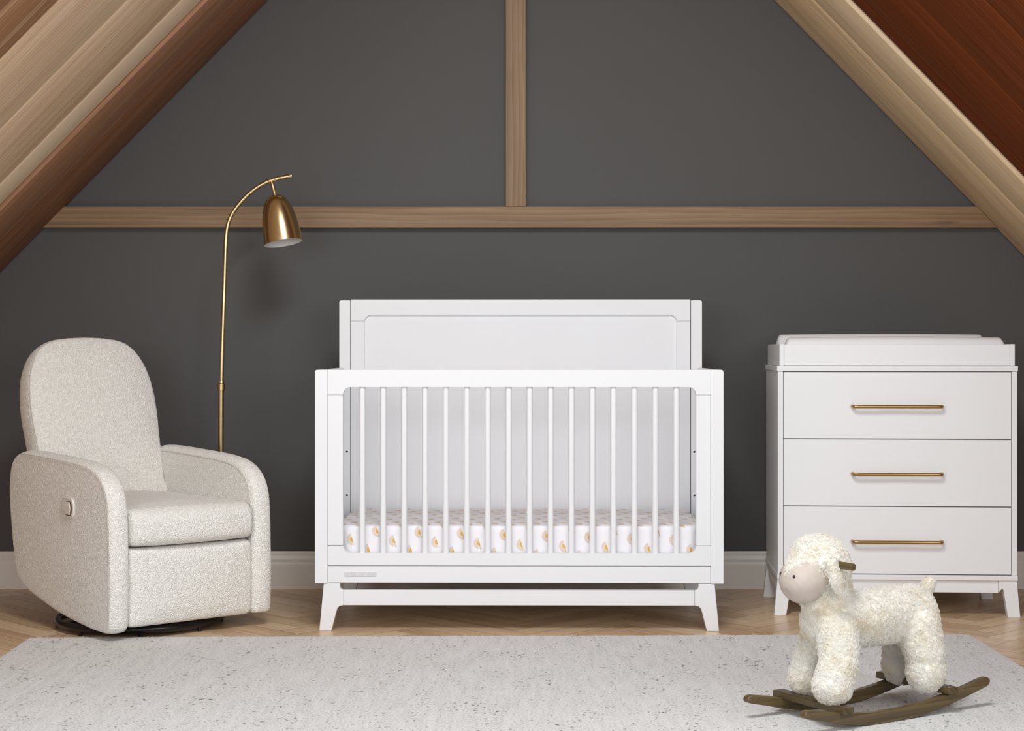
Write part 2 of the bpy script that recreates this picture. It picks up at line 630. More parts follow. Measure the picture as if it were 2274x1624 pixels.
def pile(name, v, faces, n, keep, parent, mat, size=0.0046, fibres=14):
    """curly wool pile: n tufts of fine curled fibres lying over a skin (one hair object)"""
    tri = np.array([(q[0], q[k], q[k + 1]) for q in faces for k in range(1, len(q) - 1)])
    v = np.asarray(v)
    A, B, D = v[tri[:, 0]], v[tri[:, 1]], v[tri[:, 2]]
    nr = np.cross(B - A, D - A)
    ar = np.linalg.norm(nr, axis=1)
    vol = np.sum(np.einsum('ij,ij->i', A - v.mean(0), nr))
    nr = nr / np.maximum(ar, 1e-12)[:, None] * (1 if vol > 0 else -1)
    pick = RNG.choice(len(tri), n, p=ar / ar.sum())
    r1, r2 = np.sqrt(RNG.random(n)), RNG.random(n)
    Pt = A[pick] * (1 - r1)[:, None] + B[pick] * (r1 * (1 - r2))[:, None] + D[pick] * (r1 * r2)[:, None]
    ok = np.array([bool(keep(p)) for p in Pt])
    Pt, N = Pt[ok], nr[pick][ok]
    n = len(Pt)
    ref = RNG.normal(size=(n, 3))
    t = ref - N * np.sum(ref * N, 1)[:, None]
    t /= np.linalg.norm(t, axis=1)[:, None]
    b = np.cross(N, t)
    m = 8
    K = fibres
    rep = lambda x: np.repeat(x, K, axis=0)
    Pt, N, t, b = rep(Pt), rep(N), rep(t), rep(b)
    g = lambda lo, hi: rep(lo + (hi - lo) * RNG.random(n))
    nk = n * K
    j = lambda a: a * RNG.normal(size=nk)
    R0 = g(0.5, 1.3) * size * (1 + j(0.12))
    sweep = g(0.45, 1.25) * 2 * PI * rep(np.where(RNG.random(n) < 0.5, 1, -1)) * (1 + j(0.08))
    lift = g(0.15, 0.75) * R0 * (1 + j(0.25))
    shrink = g(0.25, 0.75)
    du, dv, dn = j(0.0011), j(0.0011), np.abs(j(0.0006))
    ph = j(0.22)
    s = np.linspace(0, 1, m)[None, :]
    a = sweep[:, None] * s + ph[:, None]
    rr = R0[:, None] * (1 - shrink[:, None] * s)
    x = rr * np.cos(a) + du[:, None]
    y = rr * np.sin(a) + dv[:, None]
    z = -0.0008 + dn[:, None] + lift[:, None] * np.sin(PI * 0.75 * s)
    pos = Pt[:, None, :] + t[:, None, :] * x[:, :, None] + b[:, None, :] * y[:, :, None] + N[:, None, :] * z[:, :, None]
    hc = bpy.data.hair_curves.new(name)
    hc.add_curves([m] * nk)
    hc.attributes['position'].data.foreach_set('vector', pos.astype(np.float32).ravel())
    ra = hc.attributes.get('radius') or hc.attributes.new('radius', 'FLOAT', 'POINT')
    ra.data.foreach_set('value', np.tile(np.linspace(0.00042, 0.00016, m), nk).astype(np.float32))
    hc.materials.append(mat)
    o = bpy.data.objects.new(name, hc)
    C.objects.link(o)
    o.parent = parent
    o['kind'] = 'stuff'
    return o


def soften(o, levels=2, amp=0.0019, scale=0.005, tex=None):
    """nubby upholstery: subdivide and displace for real"""
    s = o.modifiers.new('subdivide', 'SUBSURF')
    s.levels = s.render_levels = levels
    t = bpy.data.textures.get('nub') or bpy.data.textures.new('nub', 'CLOUDS')
    t.noise_scale = scale
    t.noise_depth = 1
    d = o.modifiers.new('nubs', 'DISPLACE')
    d.texture = t
    d.texture_coords = 'LOCAL'
    d.strength = amp
    d.mid_level = 0.5
    return o


# ================================================================== SETTING
WY = 6.81                                      # back wall
PK = (0.018, 3.469)                            # gable peak
SL = (-1.0, -1.0166)                           # left slope direction (downwards), right below
SR = (1.0, -1.0252)
# floor: herringbone parquet, every board a face of its own with its own grain
W_, NN = 0.095, 6
fv, ff, ft, fu = [], [], [], []


def board(x0, y0, x1, y1, along_x):
    c = math.cos(PI / 4)
    e = 0.0007
    q = [(x0 + e, y0 + e), (x1 - e, y0 + e), (x1 - e, y1 - e), (x0 + e, y1 - e)]
    w = [((x - y) * c + 0.045, (x + y) * c + 4.9) for x, y in q]
    if max(p[0] for p in w) < -4.0 or min(p[0] for p in w) > 4.0 or max(p[1] for p in w) < 2.2 or min(p[1] for p in w) > WY + 0.05:
        return
    o = len(fv)
    fv.extend([(a, b, 0.0) for a, b in w])
    ff.append((o, o + 1, o + 2, o + 3))
    ft.append(random.random())
    fu.append([(x, y) if along_x else (y, x) for x, y in q])


for k in range(-60, 60):
    for m in range(-8, 9):
        x = (k + 2 * NN * m) * W_
        y = k * W_
        board(x, y, x + NN * W_, y + W_, True)
        cx = (k + 2 * NN * m) * W_
        y0 = (k - 2 * NN + 1) * W_
        board(cx, y0, cx + W_, y0 + NN * W_, False)
base = len(fv)
bv, bf = boxvf(-4.0, 4.0, 2.0, WY + 0.05, -0.06, -0.0008)
fl = None
me = bpy.data.meshes.new('floor')
me.from_pydata(fv + bv, [], ff + [tuple(i + base for i in q) for q in bf])
lay = me.uv_layers.new(name='UVMap')
a = me.attributes.new('tone', 'FLOAT', 'FACE')
for p in me.polygons:
    a.data[p.index].value = ft[p.index] if p.index < len(ft) else 0.3
    for j, li in enumerate(p.loop_indices):
        lay.data[li].uv = fu[p.index][j] if p.index < len(fu) else (0, 0)
    p.material_index = 0 if p.index < len(ft) else 1
me.materials.append(M['floor'])
me.materials.append(M['gap'])
fl = bpy.data.objects.new('floor', me)
C.objects.link(fl)
fl['kind'] = 'structure'

# back wall (gable)
prism('wall_back', [(-3.3, -0.06), (3.3, -0.06), (3.3, PK[1] + SR[1] * (3.3 - PK[0]) + 0.1), (PK[0], PK[1] + 0.12),
                    (-3.3, PK[1] + SL[1] * (3.3 + PK[0]) + 0.1)], WY, WY + 0.12, XZ, M['wall'], None, 0, kind='structure')
# low side walls where the slopes come down
box('wall_left', -3.32, -3.2, 3.6, WY, 0, 0.42, M['wall'], None, 0, kind='structure')
box('wall_right', 3.2, 3.32, 3.6, WY, 0, 0.42, M['wall'], None, 0, kind='structure')
# skirting board with an ogee top
prof = [(0, 0), (-0.018, 0), (-0.018, 0.1), (-0.0165, 0.104), (-0.0125, 0.106), (-0.0125, 0.111), (-0.0145, 0.115), (-0.0145, 0.121),
        (-0.012, 0.127), (-0.0085, 0.134), (-0.0085, 0.143), (-0.007, 0.15), (-0.004, 0.152), (0, 0.152)]
prism('baseboard_back', [(WY + p[0], p[1]) for p in prof], -3.2, 3.2, YZ, M['trimpaint'], None, 0, kind='structure')


# sloped board ceiling: boards run up the slope
def slope(side, name, bounds, n0, n1, mat, tones, rad=0.004, skew=0.0):
    d = Vector((SL[0] if side < 0 else SR[0], 0, SL[1] if side < 0 else SR[1])).normalized()
    nin = Vector((-d.z * (1 if side < 0 else -1) * -1, 0, 0))
    nin = Vector((d.z, 0, -d.x)) if side > 0 else Vector((-d.z, 0, d.x))
    # inward normal points down and to the middle
    if nin.z > 0:
        nin = -nin
    org = Vector((PK[0], 0, PK[1]))
    V, F, T = [], [], []
    for bi, (ya, yb) in enumerate(bounds):
        g = 0.006 if n1 < 0 else 0.002
        y0, y1 = min(ya, yb) + g, max(ya, yb) - g
        sec = [(y0, n0), (y1, n0), (y1, n1 - rad)] + [(y1 - rad * (1 - math.cos(t)), n1 - rad * (1 - math.sin(t))) for t in (PI / 6, PI / 3, PI / 2)]
        sec += [(y0 + rad * (1 - math.cos(t)), n1 - rad * (1 - math.sin(t))) for t in (PI / 2, PI / 3, PI / 6)] + [(y0, n1 - rad)]
        ln = (3.25 + abs(PK[0])) / abs(d.x)
        vv, f2 = prismvf(sec, 0.0, ln, lambda y, n, s: tuple(org + d * s + nin * n + Vector((0, y, 0))))
        o = len(V)
        V += vv
        F += [tuple(i + o for i in q) for q in f2]
        T += [tones[bi]] * len(f2)
    ys = [y for q in bounds for y in q]
    vv, f2 = prismvf([(min(ys), n0 - 0.03), (max(ys), n0 - 0.03), (max(ys), n0 - 0.0005), (min(ys), n0 - 0.0005)], 0.0, ln, lambda y, n, s: tuple(org + d * s + nin * n + Vector((0, y, 0))))
    o = len(V)
    V += vv
    F += [tuple(i + o for i in q) for q in f2]
    T += [tones[0]] * len(f2)
    return mesh(name, V, F, mat, None, smooth=30, tones=T, kind='structure',
                uvs=lambda co, p: ((co - org).dot(d), co.y * 1.0 + (co - org).dot(nin)))


slope(-1, 'trim_1', [(6.81, 6.46), (6.46, 6.17)], -0.06, 0.0, M['lining_shaded'], [0.0, 0.75], 0.012)  # painted shade: wall-side board toned darker still
slope(1, 'trim_2', [(6.81, 6.385), (6.385, 6.075)], -0.06, 0.0, M['lining_lit'], [0.4, 0.75], 0.012)
bl = [(6.165, 5.98), (5.98, 5.54), (5.54, 5.07), (5.07, 4.79), (4.79, 4.35), (4.35, 3.9)]
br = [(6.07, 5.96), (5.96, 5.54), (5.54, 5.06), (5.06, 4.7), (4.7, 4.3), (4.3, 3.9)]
slope(-1, 'ceiling_left', bl, -0.06, -0.012, M['plank_light'], [1.0, 0.62, 0.66, 0.1, -0.6, -0.3], 0.008)  # boards towards the camera toned darker, light falloff painted in
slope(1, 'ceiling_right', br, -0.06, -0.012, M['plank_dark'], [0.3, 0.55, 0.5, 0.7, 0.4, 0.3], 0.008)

# exposed timbers on the gable wall
BT = 0.036
zb0, zb1 = EYE + (780 - 507) / 541.6, EYE + (780 - 460) / 541.6
xl = lambda z: PK[0] - (PK[1] - z) / 1.0166
xr = lambda z: PK[0] + (PK[1] - z) / 1.0252
prism('trim_3', [(xl(zb0) + 0.001, zb0), (xr(zb0) - 0.001, zb0), (xr(zb1) - 0.001, zb1), (xl(zb1) + 0.001, zb1)], WY - BT, WY, XZ, M['oak'], None, 0.003, kind='structure',
      uvs=lambda co, p: (co.x, co.z + co.y), tones=lambda p: 0.42)
px = lambda x, s=541.6: (x - 1150) / s
v, f = boxvf(px(1123), px(1168), WY - BT + 0.004, WY, zb1, PK[1] - 0.03)
mesh('trim_4', v, f, M['oak'], None, bevel=0.003, uvs=lambda co, p: (co.z, co.x + co.y), tones=lambda p: 0.6, kind='structure')

# ================================================================== RUG
RB = 0.008


def pt(x, y, z=0.0):
    Y = (EYE - z) * 3686 / (y - 780)
    return ((x - 1150) / 3686 * Y, Y)


pL, pR = pt(66, 1416, RB), pt(2152, 1409, RB)
mx, my = (pR[0] - pL[0]), (pR[1] - pL[1])
ln = math.hypot(mx, my)
ang = math.atan2(my, mx)
rug = mesh('area_rug', *join([prismvf([(0, 0), (0.05, -2.6), (ln - 0.03, -2.6), (ln, 0)], 0.0005, RB, XY)]), M['rug'], None, bevel=0.003)
rug.location = (pL[0], pL[1], 0)
rug.rotation_euler = (0, 0, ang)
rug['label'] = 'pale grey woven rug with dark flecks lying across the wooden floor'
rug['category'] = 'rug'
FV, FF = [], []
for i in range(900):
    s = random.random()
    if s < 0.7:
        x, y, dx, dy = random.uniform(0, ln), 0.0, random.gauss(0, 0.004), random.uniform(0.002, 0.009)
    else:
        q = random.random()
        x, y, dx, dy = (0.05 * q, -2.6 * q, -random.uniform(0.002, 0.006), random.gauss(0, 0.004)) if random.random() < 0.5 else (ln - 0.03 * q, -2.6 * q, random.uniform(0.002, 0.006), random.gauss(0, 0.004))
    z = random.uniform(0.003, RB)
    vv, f2 = tubevf([(x - dx, y - dy, z), (x + dx * 0.3, y + dy * 0.4, z + random.uniform(0, 0.003)), (x + dx, y + dy, z + random.uniform(-0.002, 0.005))], [0.0004, 0.0004, 0.00015], 3)
    o = len(FV)
    FV += vv
    FF += [tuple(i + o for i in q) for q in f2]
fz = mesh('edge_fuzz', FV, FF, M['rug'], rug, kind='stuff')

# ================================================================== CRIB
CF = 5.76
crib = root('baby_crib', 'white slatted baby crib with a solid panelled headboard, standing mid room against the dark wall', 'crib', (0.0072, CF + 0.365, 0), -0.009)
sx = lambda x: (x - 1152.5) / 640            # pixel column on the front plane -> crib x
sz = lambda y: (1403 - y) / 640
bx_ = lambda x: (x - 1156) / 571.9             # same on the headboard plane
bz = lambda y: EYE + (780 - y) / 571.9
Y0 = -0.365
G = 0.0006
YB = 0.365
P = M['paint']
xo, xi = 0.7095, 0.665                       # outer / inner face of the end panels
for s in (-1, 1):
    poly = rrect(min(s * xo, s * xi), max(s * xo, s * xi), sz(1297), sz(822), (0.002, 0.002, 0.008, 0.004) if s > 0 else (0.002, 0.002, 0.004, 0.008), 4)
    prism('front_post', poly, Y0, Y0 + 0.045, XZ, P, crib, 0.0015)
    poly = rrect(min(s * xo, s * 0.688), max(s * xo, s * 0.688), sz(1297), sz(822), (0.002, 0.002, 0.008, 0.004) if s > 0 else (0.002, 0.002, 0.004, 0.008), 4)
    prism('end_panel', poly, Y0 + 0.045 + G, YB - 0.045, XZ, P, crib, 0.0008)
# front frame
ox0, ox1, oz0, oz1, R = sx(761), sx(1546), sz(1230), sz(860), 0.027
zt, zs, zq, zb = sz(822), sz(877), sz(1213), sz(1257)
T0, T1 = Y0 + 0.001, Y0 + 0.034
lx, rx = -xi + G, xi - G
prism('top_rail', [(lx, zt), (lx, zs)] + [(ox0, zs)] + arc(ox0 + R, oz1 - R, R, 180, 90, 8) + arc(ox1 - R, oz1 - R, R, 90, 0, 8) + [(ox1, zs), (rx, zs), (rx, zt)], T0, T1, XZ, P, crib, 0.002)
prism('bottom_rail', [(lx, zb), (rx, zb), (rx, zq), (ox1, zq)] + arc(ox1 - R, oz0 + R, R, 0, -90, 8) + arc(ox0 + R, oz0 + R, R, 270, 180, 8) + [(ox0, zq), (lx, zq)], T0, T1, XZ, P, crib, 0.0015)
box('stile', lx, ox0, T0, T1, zq + G * 2, zs - G * 2, P, crib)
box('stile', ox1, rx, T0, T1, zq + G * 2, zs - G * 2, P, crib)
box('apron', lx, rx, T0 + 0.002, T1, sz(1296), zb - 0.0022, P, crib, 0.0018)
for k in range(16):
    xc = sx(803.2 + k * 46.62)
    poly = rrect(xc - 0.0105, xc + 0.0105, T0 + 0.006, T0 + 0.028, 0.0085, 4)
    prism('slat', poly, oz0 - 0.004, oz1 + 0.004, XY, P, crib, 0, smooth=50)
# headboard
hz0 = sz(1297) + 0.01
hx = bx_(1534)
for s in (-1, 1):
    a0, a1 = sorted((s * (hx + G), s * bx_(1559)))
    poly = rrect(a0, a1, sz(1297), bz(667), (0.002, 0.002, 0.008, 0.003) if s > 0 else (0.002, 0.002, 0.003, 0.008), 4)
    prism('headboard_post', poly, YB - 0.045 + G, YB, XZ, P, crib, 0.0015)
ih, rr = bx_(1503), 0.028
ztop, zr, zsm = bz(665), bz(699), bz(713)
H0, H1 = YB - 0.043, YB - 0.006
hs = bx_(1533)
prism('headboard_rail', [(-hs, ztop), (-hs, zsm), (-ih, zsm)] + arc(-ih + rr, zr - rr, rr, 180, 90, 8) + arc(ih - rr, zr - rr, rr, 90, 0, 8) + [(ih, zsm), (hs, zsm), (hs, ztop)], H0, H1, XZ, P, crib, 0.002)
for s in (-1, 1):
    a0, a1 = sorted((s * ih, s * hs))
    box('headboard_stile', a0, a1, H0, H1, hz0, zsm - 0.0008, P, crib)
box('headboard_panel', -ih - 0.01, ih + 0.01, H0 + 0.010, H1 - 0.004, hz0, zr + 0.008, P, crib, 0)
box('rear_apron', -hs, hs, H0 + 0.002, H1, hz0 - 0.008, hz0 - 0.001, P, crib)
box('mattress_support', -xi + 0.002, xi - 0.002, T1 + 0.003, H0 - 0.002, 0.212, 0.228, P, crib)
# leg frames front and back


def leg_poly(s):
    p = [(sx(718), sz(1297.5)), (sx(708), 0.0), (sx(735), 0.0), (sx(746), sz(1360))]
    p += [(sx(748.5), sz(1353)), (sx(753), sz(1348)), (sx(762), sz(1346))]
    p += [(sx(762), sz(1312))] + [(sx(758), sz(1311)), (sx(755), sz(1308)), (sx(754), sz(1303)), (sx(754), sz(1297.5))]
    return [(s * -a, b) for a, b in p]


for yy in (Y0 + 0.004, YB - 0.036):
    for s in (-1, 1):
        prism('leg', leg_poly(s), yy, yy + 0.032, XZ, P, crib, 0.002)
    box('stretcher', sx(762) + G, -sx(762) - G, yy, yy + 0.03, sz(1346), sz(1312), P, crib, 0.0018)
# fixing sockets in the rear posts
for s in (-1, 1):
    for z in (0.582, 0.413):
        o_ = (s * 0.6745, YB - 0.045 + G, z)
        b = lathe('bolt_ring', [(0.0042, -0.004), (0.0042, 0.0012), (0.0060, 0.0018), (0.0078, 0.0008), (0.0078, -0.002)], o_, (0, -1, 0), M['vinyl'], crib, 24)
        lathe('bolt_socket', [(0.0043, 0.0004), (0.0, 0.0004)], o_, (0, -1, 0), M['hole'], b, 20)
# raised nameplate
npx0, npx1, npz0, npz1 = sx(764.5), sx(835.5), sz(1280.8), sz(1271.2)
plq = prism('nameplate', rrect(npx0, npx1, npz0, npz1, 0.0015, 3), T0 - 0.0005, T0 + 0.003, XZ, M['nickel'], crib, 0.0004)


def lettering(txt, x0, x1, zc, h, y, parent, mat, name='lettering'):
    cu = bpy.data.curves.new('t', 'FONT')
    cu.body = txt
    cu.size = 1.0
    cu.extrude = 0.02
    o = bpy.data.objects.new('t', cu)
    C.objects.link(o)
    bpy.context.view_layer.update()
    m2 = bpy.data.meshes.new_from_object(o.evaluated_get(bpy.context.evaluated_depsgraph_get()))
    bpy.data.objects.remove(o)
    co = np.array([tuple(v.co) for v in m2.vertices])
    mn, mx_ = co.min(0), co.max(0)
    vs = [(x0 + (c[0] - mn[0]) / (mx_[0] - mn[0]) * (x1 - x0), y + 0.0008 * c[2] / 0.02, zc + ((c[1] - mn[1]) / (mx_[1] - mn[1]) - 0.5) * h) for c in co]
    fs = [tuple(p.vertices) for p in m2.polygons]
    bpy.data.meshes.remove(m2)
    return vs, fs


zc = (npz0 + npz1) / 2
w = npx1 - npx0
la = lettering('DELTA', npx0 + 0.05 * w, npx0 + 0.375 * w, zc, 0.0095, T0 - 0.001, None, None)
lb = lettering('CHILDREN', npx0 + 0.455 * w, npx0 + 0.96 * w, zc, 0.0095, T0 - 0.001, None, None)
hc = npx0 + 0.413 * w
heart = [(hc + 0.00030 * 16 * math.sin(t) ** 3 * 0.9, zc + 0.00030 * (13 * math.cos(t) - 5 * math.cos(2 * t) - 2 * math.cos(3 * t) - math.cos(4 * t))) for t in np.linspace(0, 2 * PI, 28, endpoint=False)]
lh = prismvf(heart, T0 - 0.0018, T0, XZ)
frame_o = rrect(npx0 + 0.0006, npx1 - 0.0006, npz0 + 0.0006, npz1 - 0.0006, 0.0012, 3)
frame_i = rrect(npx0 + 0.0016, npx1 - 0.0016, npz0 + 0.0016, npz1 - 0.0016, 0.0008, 3)
n = len(frame_o)
fvv = [(a, T0 - 0.0014, b) for a, b in frame_o] + [(a, T0 - 0.0014, b) for a, b in frame_i] + [(a, T0, b) for a, b in frame_o] + [(a, T0, b) for a, b in frame_i]
fff = []
for i in range(n):
    j = (i + 1) % n
    fff += [(i, j, n + j, n + i), (i, 2 * n + i, 2 * n + j, j), (n + i, n + j, 3 * n + j, 3 * n + i)]
mesh('raised_lettering', *join([la, lb, lh, (fvv, fff)]), M['paint'], plq)

# mattress in its sun-print sheet (a thing of its own, lying in the crib)
mw, my0, my1, mz0, mz1 = 0.652, T1 + 0.006, H0 - 0.008, 0.2285, 0.362
mat_ = root('crib_mattress', 'crib mattress in a white sheet printed with golden half suns, lying behind the slats', 'mattress', (0.0072, CF + 0.365, mz0), -0.009)
cen = ((0.0), (my0 + my1) / 2)
pts = []
outl = rrect(-mw, mw, my0, my1, 0.075, 8)
prf = [(0, 0.0), (0.985, 0.0), (0.997, 0.006), (1, 0.02), (1, 0.110), (0.998, 0.120), (0.992, 0.128), (0.982, 0.1325), (0.96, 0.1335), (0.5, 0.1355), (0, 0.136)]
v, f = pillowvf(outl, prf, lambda a, b, d: (a, b, d), n=160)


def sheet_uv(co, p):
    if p.normal.z > 0.6:
        return (co.x, mz1 + (co.y - my0))
    if abs(p.normal.x) > abs(p.normal.y):
        return (co.y, co.z + mz0)
    return (co.x, co.z + mz0)


mesh('fitted_sheet', v, f, M['sheet'], mat_, smooth=60, uvs=sheet_uv)

# ================================================================== DRESSER, CHANGING TRAY, PAD
DF = 6.08
DA = math.radians(-3.5)
DX = ((1727 + 2256) / 2 - 1150) / 606
P2 = M['paint2']
dres = root('dresser', 'white three drawer dresser with long gold handles, standing right of the crib', 'dresser', (DX, DF, 0), DA)
xd = lambda x: (x - 1991.5) / 606
zd = lambda y: EYE + (780 - y) / 606
DP = 0.49
hw = xd(2254)
ztb, ztt = zd(825), zd(813)
ph = [None]
box('top_panel', xd(1728) - 0.001, xd(2255) + 0.001, -0.004, DP, ztb, ztt, P2, dres, 0.0018)
zbase0, zbase1 = zd(1288), zd(1277)
for s in (-1, 1):
    a0, a1 = sorted((s * hw, s * (hw - 0.0195)))
    box('side_panel', a0, a1, 0.0, DP - 0.005, zbase1 + G, ztb - G, P2, dres, 0.0012)
box('back_panel', -hw + 0.02, hw - 0.02, DP - 0.015, DP - 0.006, zbase1 + G, ztb - G, P2, dres, 0)
box('base_panel', -hw - 0.002, hw + 0.002, -0.003, DP, zbase0, zbase1, P2, dres, 0.0015)
dx0, dx1 = -hw + 0.0213, hw - 0.0213


def handle(parent, z):
    L = 101.5 / 606
    r = 0.0062
    pts = [(-L + 0.004, 0.0, z + 0.002)]
    path = [(-L + 0.006, 0.001, z + 0.0015), (-L + 0.006, -0.016, z + 0.0012), (-L + 0.010, -0.024, z), (-L + 0.022, -0.0275, z), (-L * 0.5, -0.028, z), (0, -0.0265, z)]
    path += [(-a, b, c) for a, b, c in path[-2::-1]]
    return tube('handle', spline(path, 5), r, M['bronze'], parent, 14)


for (ya, yb, yh) in ((826.5, 974.5, 903), (976.5, 1124.5, 1053), (1126.5, 1275, 1203)):
    d = box('drawer', dx0, dx1, 0.002, 0.40, zd(yb), zd(ya), P2, dres, 0.0012)
    handle(d, zd(yh)).location = (0, 0.0025, 0)
# feet and apron
la_ = [(-hw, zbase0), (xd(1721), 0), (xd(1748), 0), (xd(1758), 0.10), (xd(1761), 0.105), (xd(1769), zd(1316)), (xd(1769), zbase0)]
for yy in (0.004, DP - 0.04):
    for s in (-1, 1):
        poly = [(-s * a, b) for a, b in la_]
        v, f = prismvf(poly, yy, yy + 0.034, XZ)
        mesh('leg', v, f, P2, dres, bevel=0.0018)
    box('apron', xd(1769) + G, -xd(1769) - G, yy + 0.006, yy + 0.028, zd(1316), zbase0, P2, dres, 0.0012)
for s in (-1, 1):
    a0, a1 = sorted((s * (hw - 0.005), s * (hw - 0.026)))
    box('side_apron', a0, a1, 0.038 + G, DP - 0.04 - G, zd(1316), zbase0, P2, dres, 0.0012)

tray = root('changing_tray', 'white open changing tray frame sitting on top of the dresser', 'changing tray', (DX, DF, ztt), DA)
th = zd(764.5) - ztt
tw = xd(2250)
for s in (-1, 1):
    a0, a1 = sorted((s * tw, s * (tw - 0.017)))
    box('side_board', a0, a1, 0.004, DP - 0.006, 0.001, th, P2, tray, 0.0022)
box('front_board', -tw + 0.017 + G, tw - 0.017 - G, 0.0055, 0.022, 0.002, th - 0.0008, P2, tray, 0.0018)
box('back_board', -tw + 0.017 + G, tw - 0.017 - G, DP - 0.024, DP - 0.0075, 0.002, th - 0.0008, P2, tray, 0.0018)

pad = root('changing_pad', 'white contoured vinyl changing pad lying in the tray on the dresser', 'changing pad', (DX, DF, ztt + 0.001), DA)
# contoured: high long edges, low middle; built as a grid
nx_, ny_ = 60, 28
pw, pd0, pd1 = tw - 0.024, 0.026, DP - 0.03
top = {}
V, F = [], []


def pad_z(u, w):
    e = min(1, (1 - abs(u)) / 0.05)
    edge = math.sqrt(max(0, 1 - (1 - e) ** 2))
    v2 = (abs(w) - 0.74) / 0.26
    long = math.exp(-(v2 * 1.1) ** 2) if v2 < 0 else math.sqrt(max(0, 1 - (v2) ** 2.4))
    h = 0.056 + (0.048 if w < 0 else 0.062) * long
    hump = 0.004 * (1 - u * u)
    low = 0.05
    return low + (h + hump - low) * edge if abs(w) < 1.1 else low


for j in range(ny_ + 1):
    for i in range(nx_ + 1):
        u = math.sin((-1 + 2 * i / nx_) * PI / 2)
        w = math.sin((-1 + 2 * j / ny_) * PI / 2)
        V.append((u * pw, (pd0 + pd1) / 2 + w * (pd1 - pd0) / 2, pad_z(u, w)))
for j in range(ny_):
    for i in range(nx_):
        a_ = j * (nx_ + 1) + i
        F.append((a_, a_ + 1, a_ + nx_ + 2, a_ + nx_ + 1))
ring = [i for i in range(nx_ + 1)] + [(j + 1) * (nx_ + 1) + nx_ for j in range(ny_)] + [ny_ * (nx_ + 1) + i for i in range(nx_ - 1, -1, -1)] + [j * (nx_ + 1) for j in range(ny_ - 1, 0, -1)]
o = len(V)
V += [(V[i][0], V[i][1], 0.0) for i in ring]
m = len(ring)
for k in range(m):
    F.append((ring[k], o + k, o + (k + 1) % m, ring[(k + 1) % m]))
F.append(tuple(o + k for k in range(m)))
mesh('pad_cover', V, F, M['vinyl'], pad, smooth=50)

# ================================================================== FLOOR LAMP
LY = 6.42
LS = 3686 / LY
lp = lambda x, y: ((x - 1150) / LS, LY, EYE + (780 - y) / LS)
bx0 = lp(491, 900)[0]
lamp = root('floor_lamp', 'brass arched floor lamp with a bell shade, standing behind the cream armchair', 'floor lamp', (0, 0, 0))
lamp.location = (bx0, LY, 0)


def rel(p):
    return (p[0] - bx0, p[1] - LY, p[2])


B = M['brass']
lathe('base', [(0.0, 0.0), (0.125, 0.0), (0.128, 0.004), (0.128, 0.016), (0.124, 0.021), (0.03, 0.024), (0.014, 0.03), (0.0, 0.03)], (0, 0, 0), (0, 0, 1), B, lamp, 56)
tube('lower_pole', [(0, 0, 0.026), rel(lp(490.8, 1000)), rel(lp(491.4, 860))], 0.0102, B, lamp)
c0, c1 = Vector(rel(lp(491.4, 867))), Vector(rel(lp(491.8, 846)))
cc = (c1 - c0)
lathe('collar', [(0.0103, 0), (0.0137, 0.001), (0.0137, 0.024), (0.0105, 0.027), (0.0098, cc.length), (0.0, cc.length)], c0, cc, B, lamp, 28)
up_path = [(491.8, 850), (493.5, 780), (496, 700), (498.4, 636), (500, 580), (501.6, 536), (504, 510), (509, 490), (517, 473), (528, 457), (546, 437), (568, 418.5), (594, 403.8), (619, 396), (646, 391)]
pth = spline([rel(lp(*q)) for q in up_path], 6)
tube('curved_arm', pth, 0.0081, B, lamp, 16)
e = Vector(pth[-1])
t = (Vector(pth[-1]) - Vector(pth[-3])).normalized()
lathe('arm_end_cap', [(0.0, 0.004), (0.0088, 0.004), (0.0094, 0.002), (0.0094, -0.006), (0.0081, -0.007)], e, t, B, lamp, 20)
# swivel stem and bell shade
axis = Vector((0.187, -0.105, -1.0)).normalized()
st = Vector(rel(lp(611, 433.5)))
s0 = Vector(rel(lp(602.5, 400)))
k1 = s0.lerp(st, 0.32)
tube('stem', [s0, k1], 0.0062, B, lamp)
tube('swivel_joint', [k1 + Vector((0, 0, 0.001)), s0.lerp(st, 0.9)], 0.0076, B, lamp)
op = [(0.0, -0.002), (0.008, -0.002), (0.009, 0.0), (0.02, 0.003), (0.032, 0.0105), (0.043, 0.023), (0.052, 0.041), (0.0595, 0.064), (0.0655, 0.092), (0.0700, 0.122), (0.0730, 0.152), (0.0742, 0.176), (0.0746, 0.190)]
pv = spline([(r, h, 0) for r, h in op], 3)
out_ = [(q.x, q.y) for q in pv]
inn = [(max(r - 0.0022, 0), h) for r, h in out_[::-1] if h > 0.004] + [(0.0, 0.005)]
shade = lathe('lamp_shade', out_ + [(0.0738, 0.1907)], st, axis, B, lamp, 72)
lathe('shade_lining', [(0.0738, 0.1907)] + inn, st, axis, M['shade_white'], shade, 72)
sock = lathe('bulb_socket', [(0.0, 0.006), (0.016, 0.006), (0.016, 0.05), (0.0, 0.05)], st, axis, M['shade_white'], shade, 24)
lathe('light_bulb', [(0.010, 0.05), (0.012, 0.058), (0.022, 0.078), (0.027, 0.098), (0.024, 0.116), (0.014, 0.127), (0.0, 0.131)], st, axis, M['shade_white'], shade, 28)

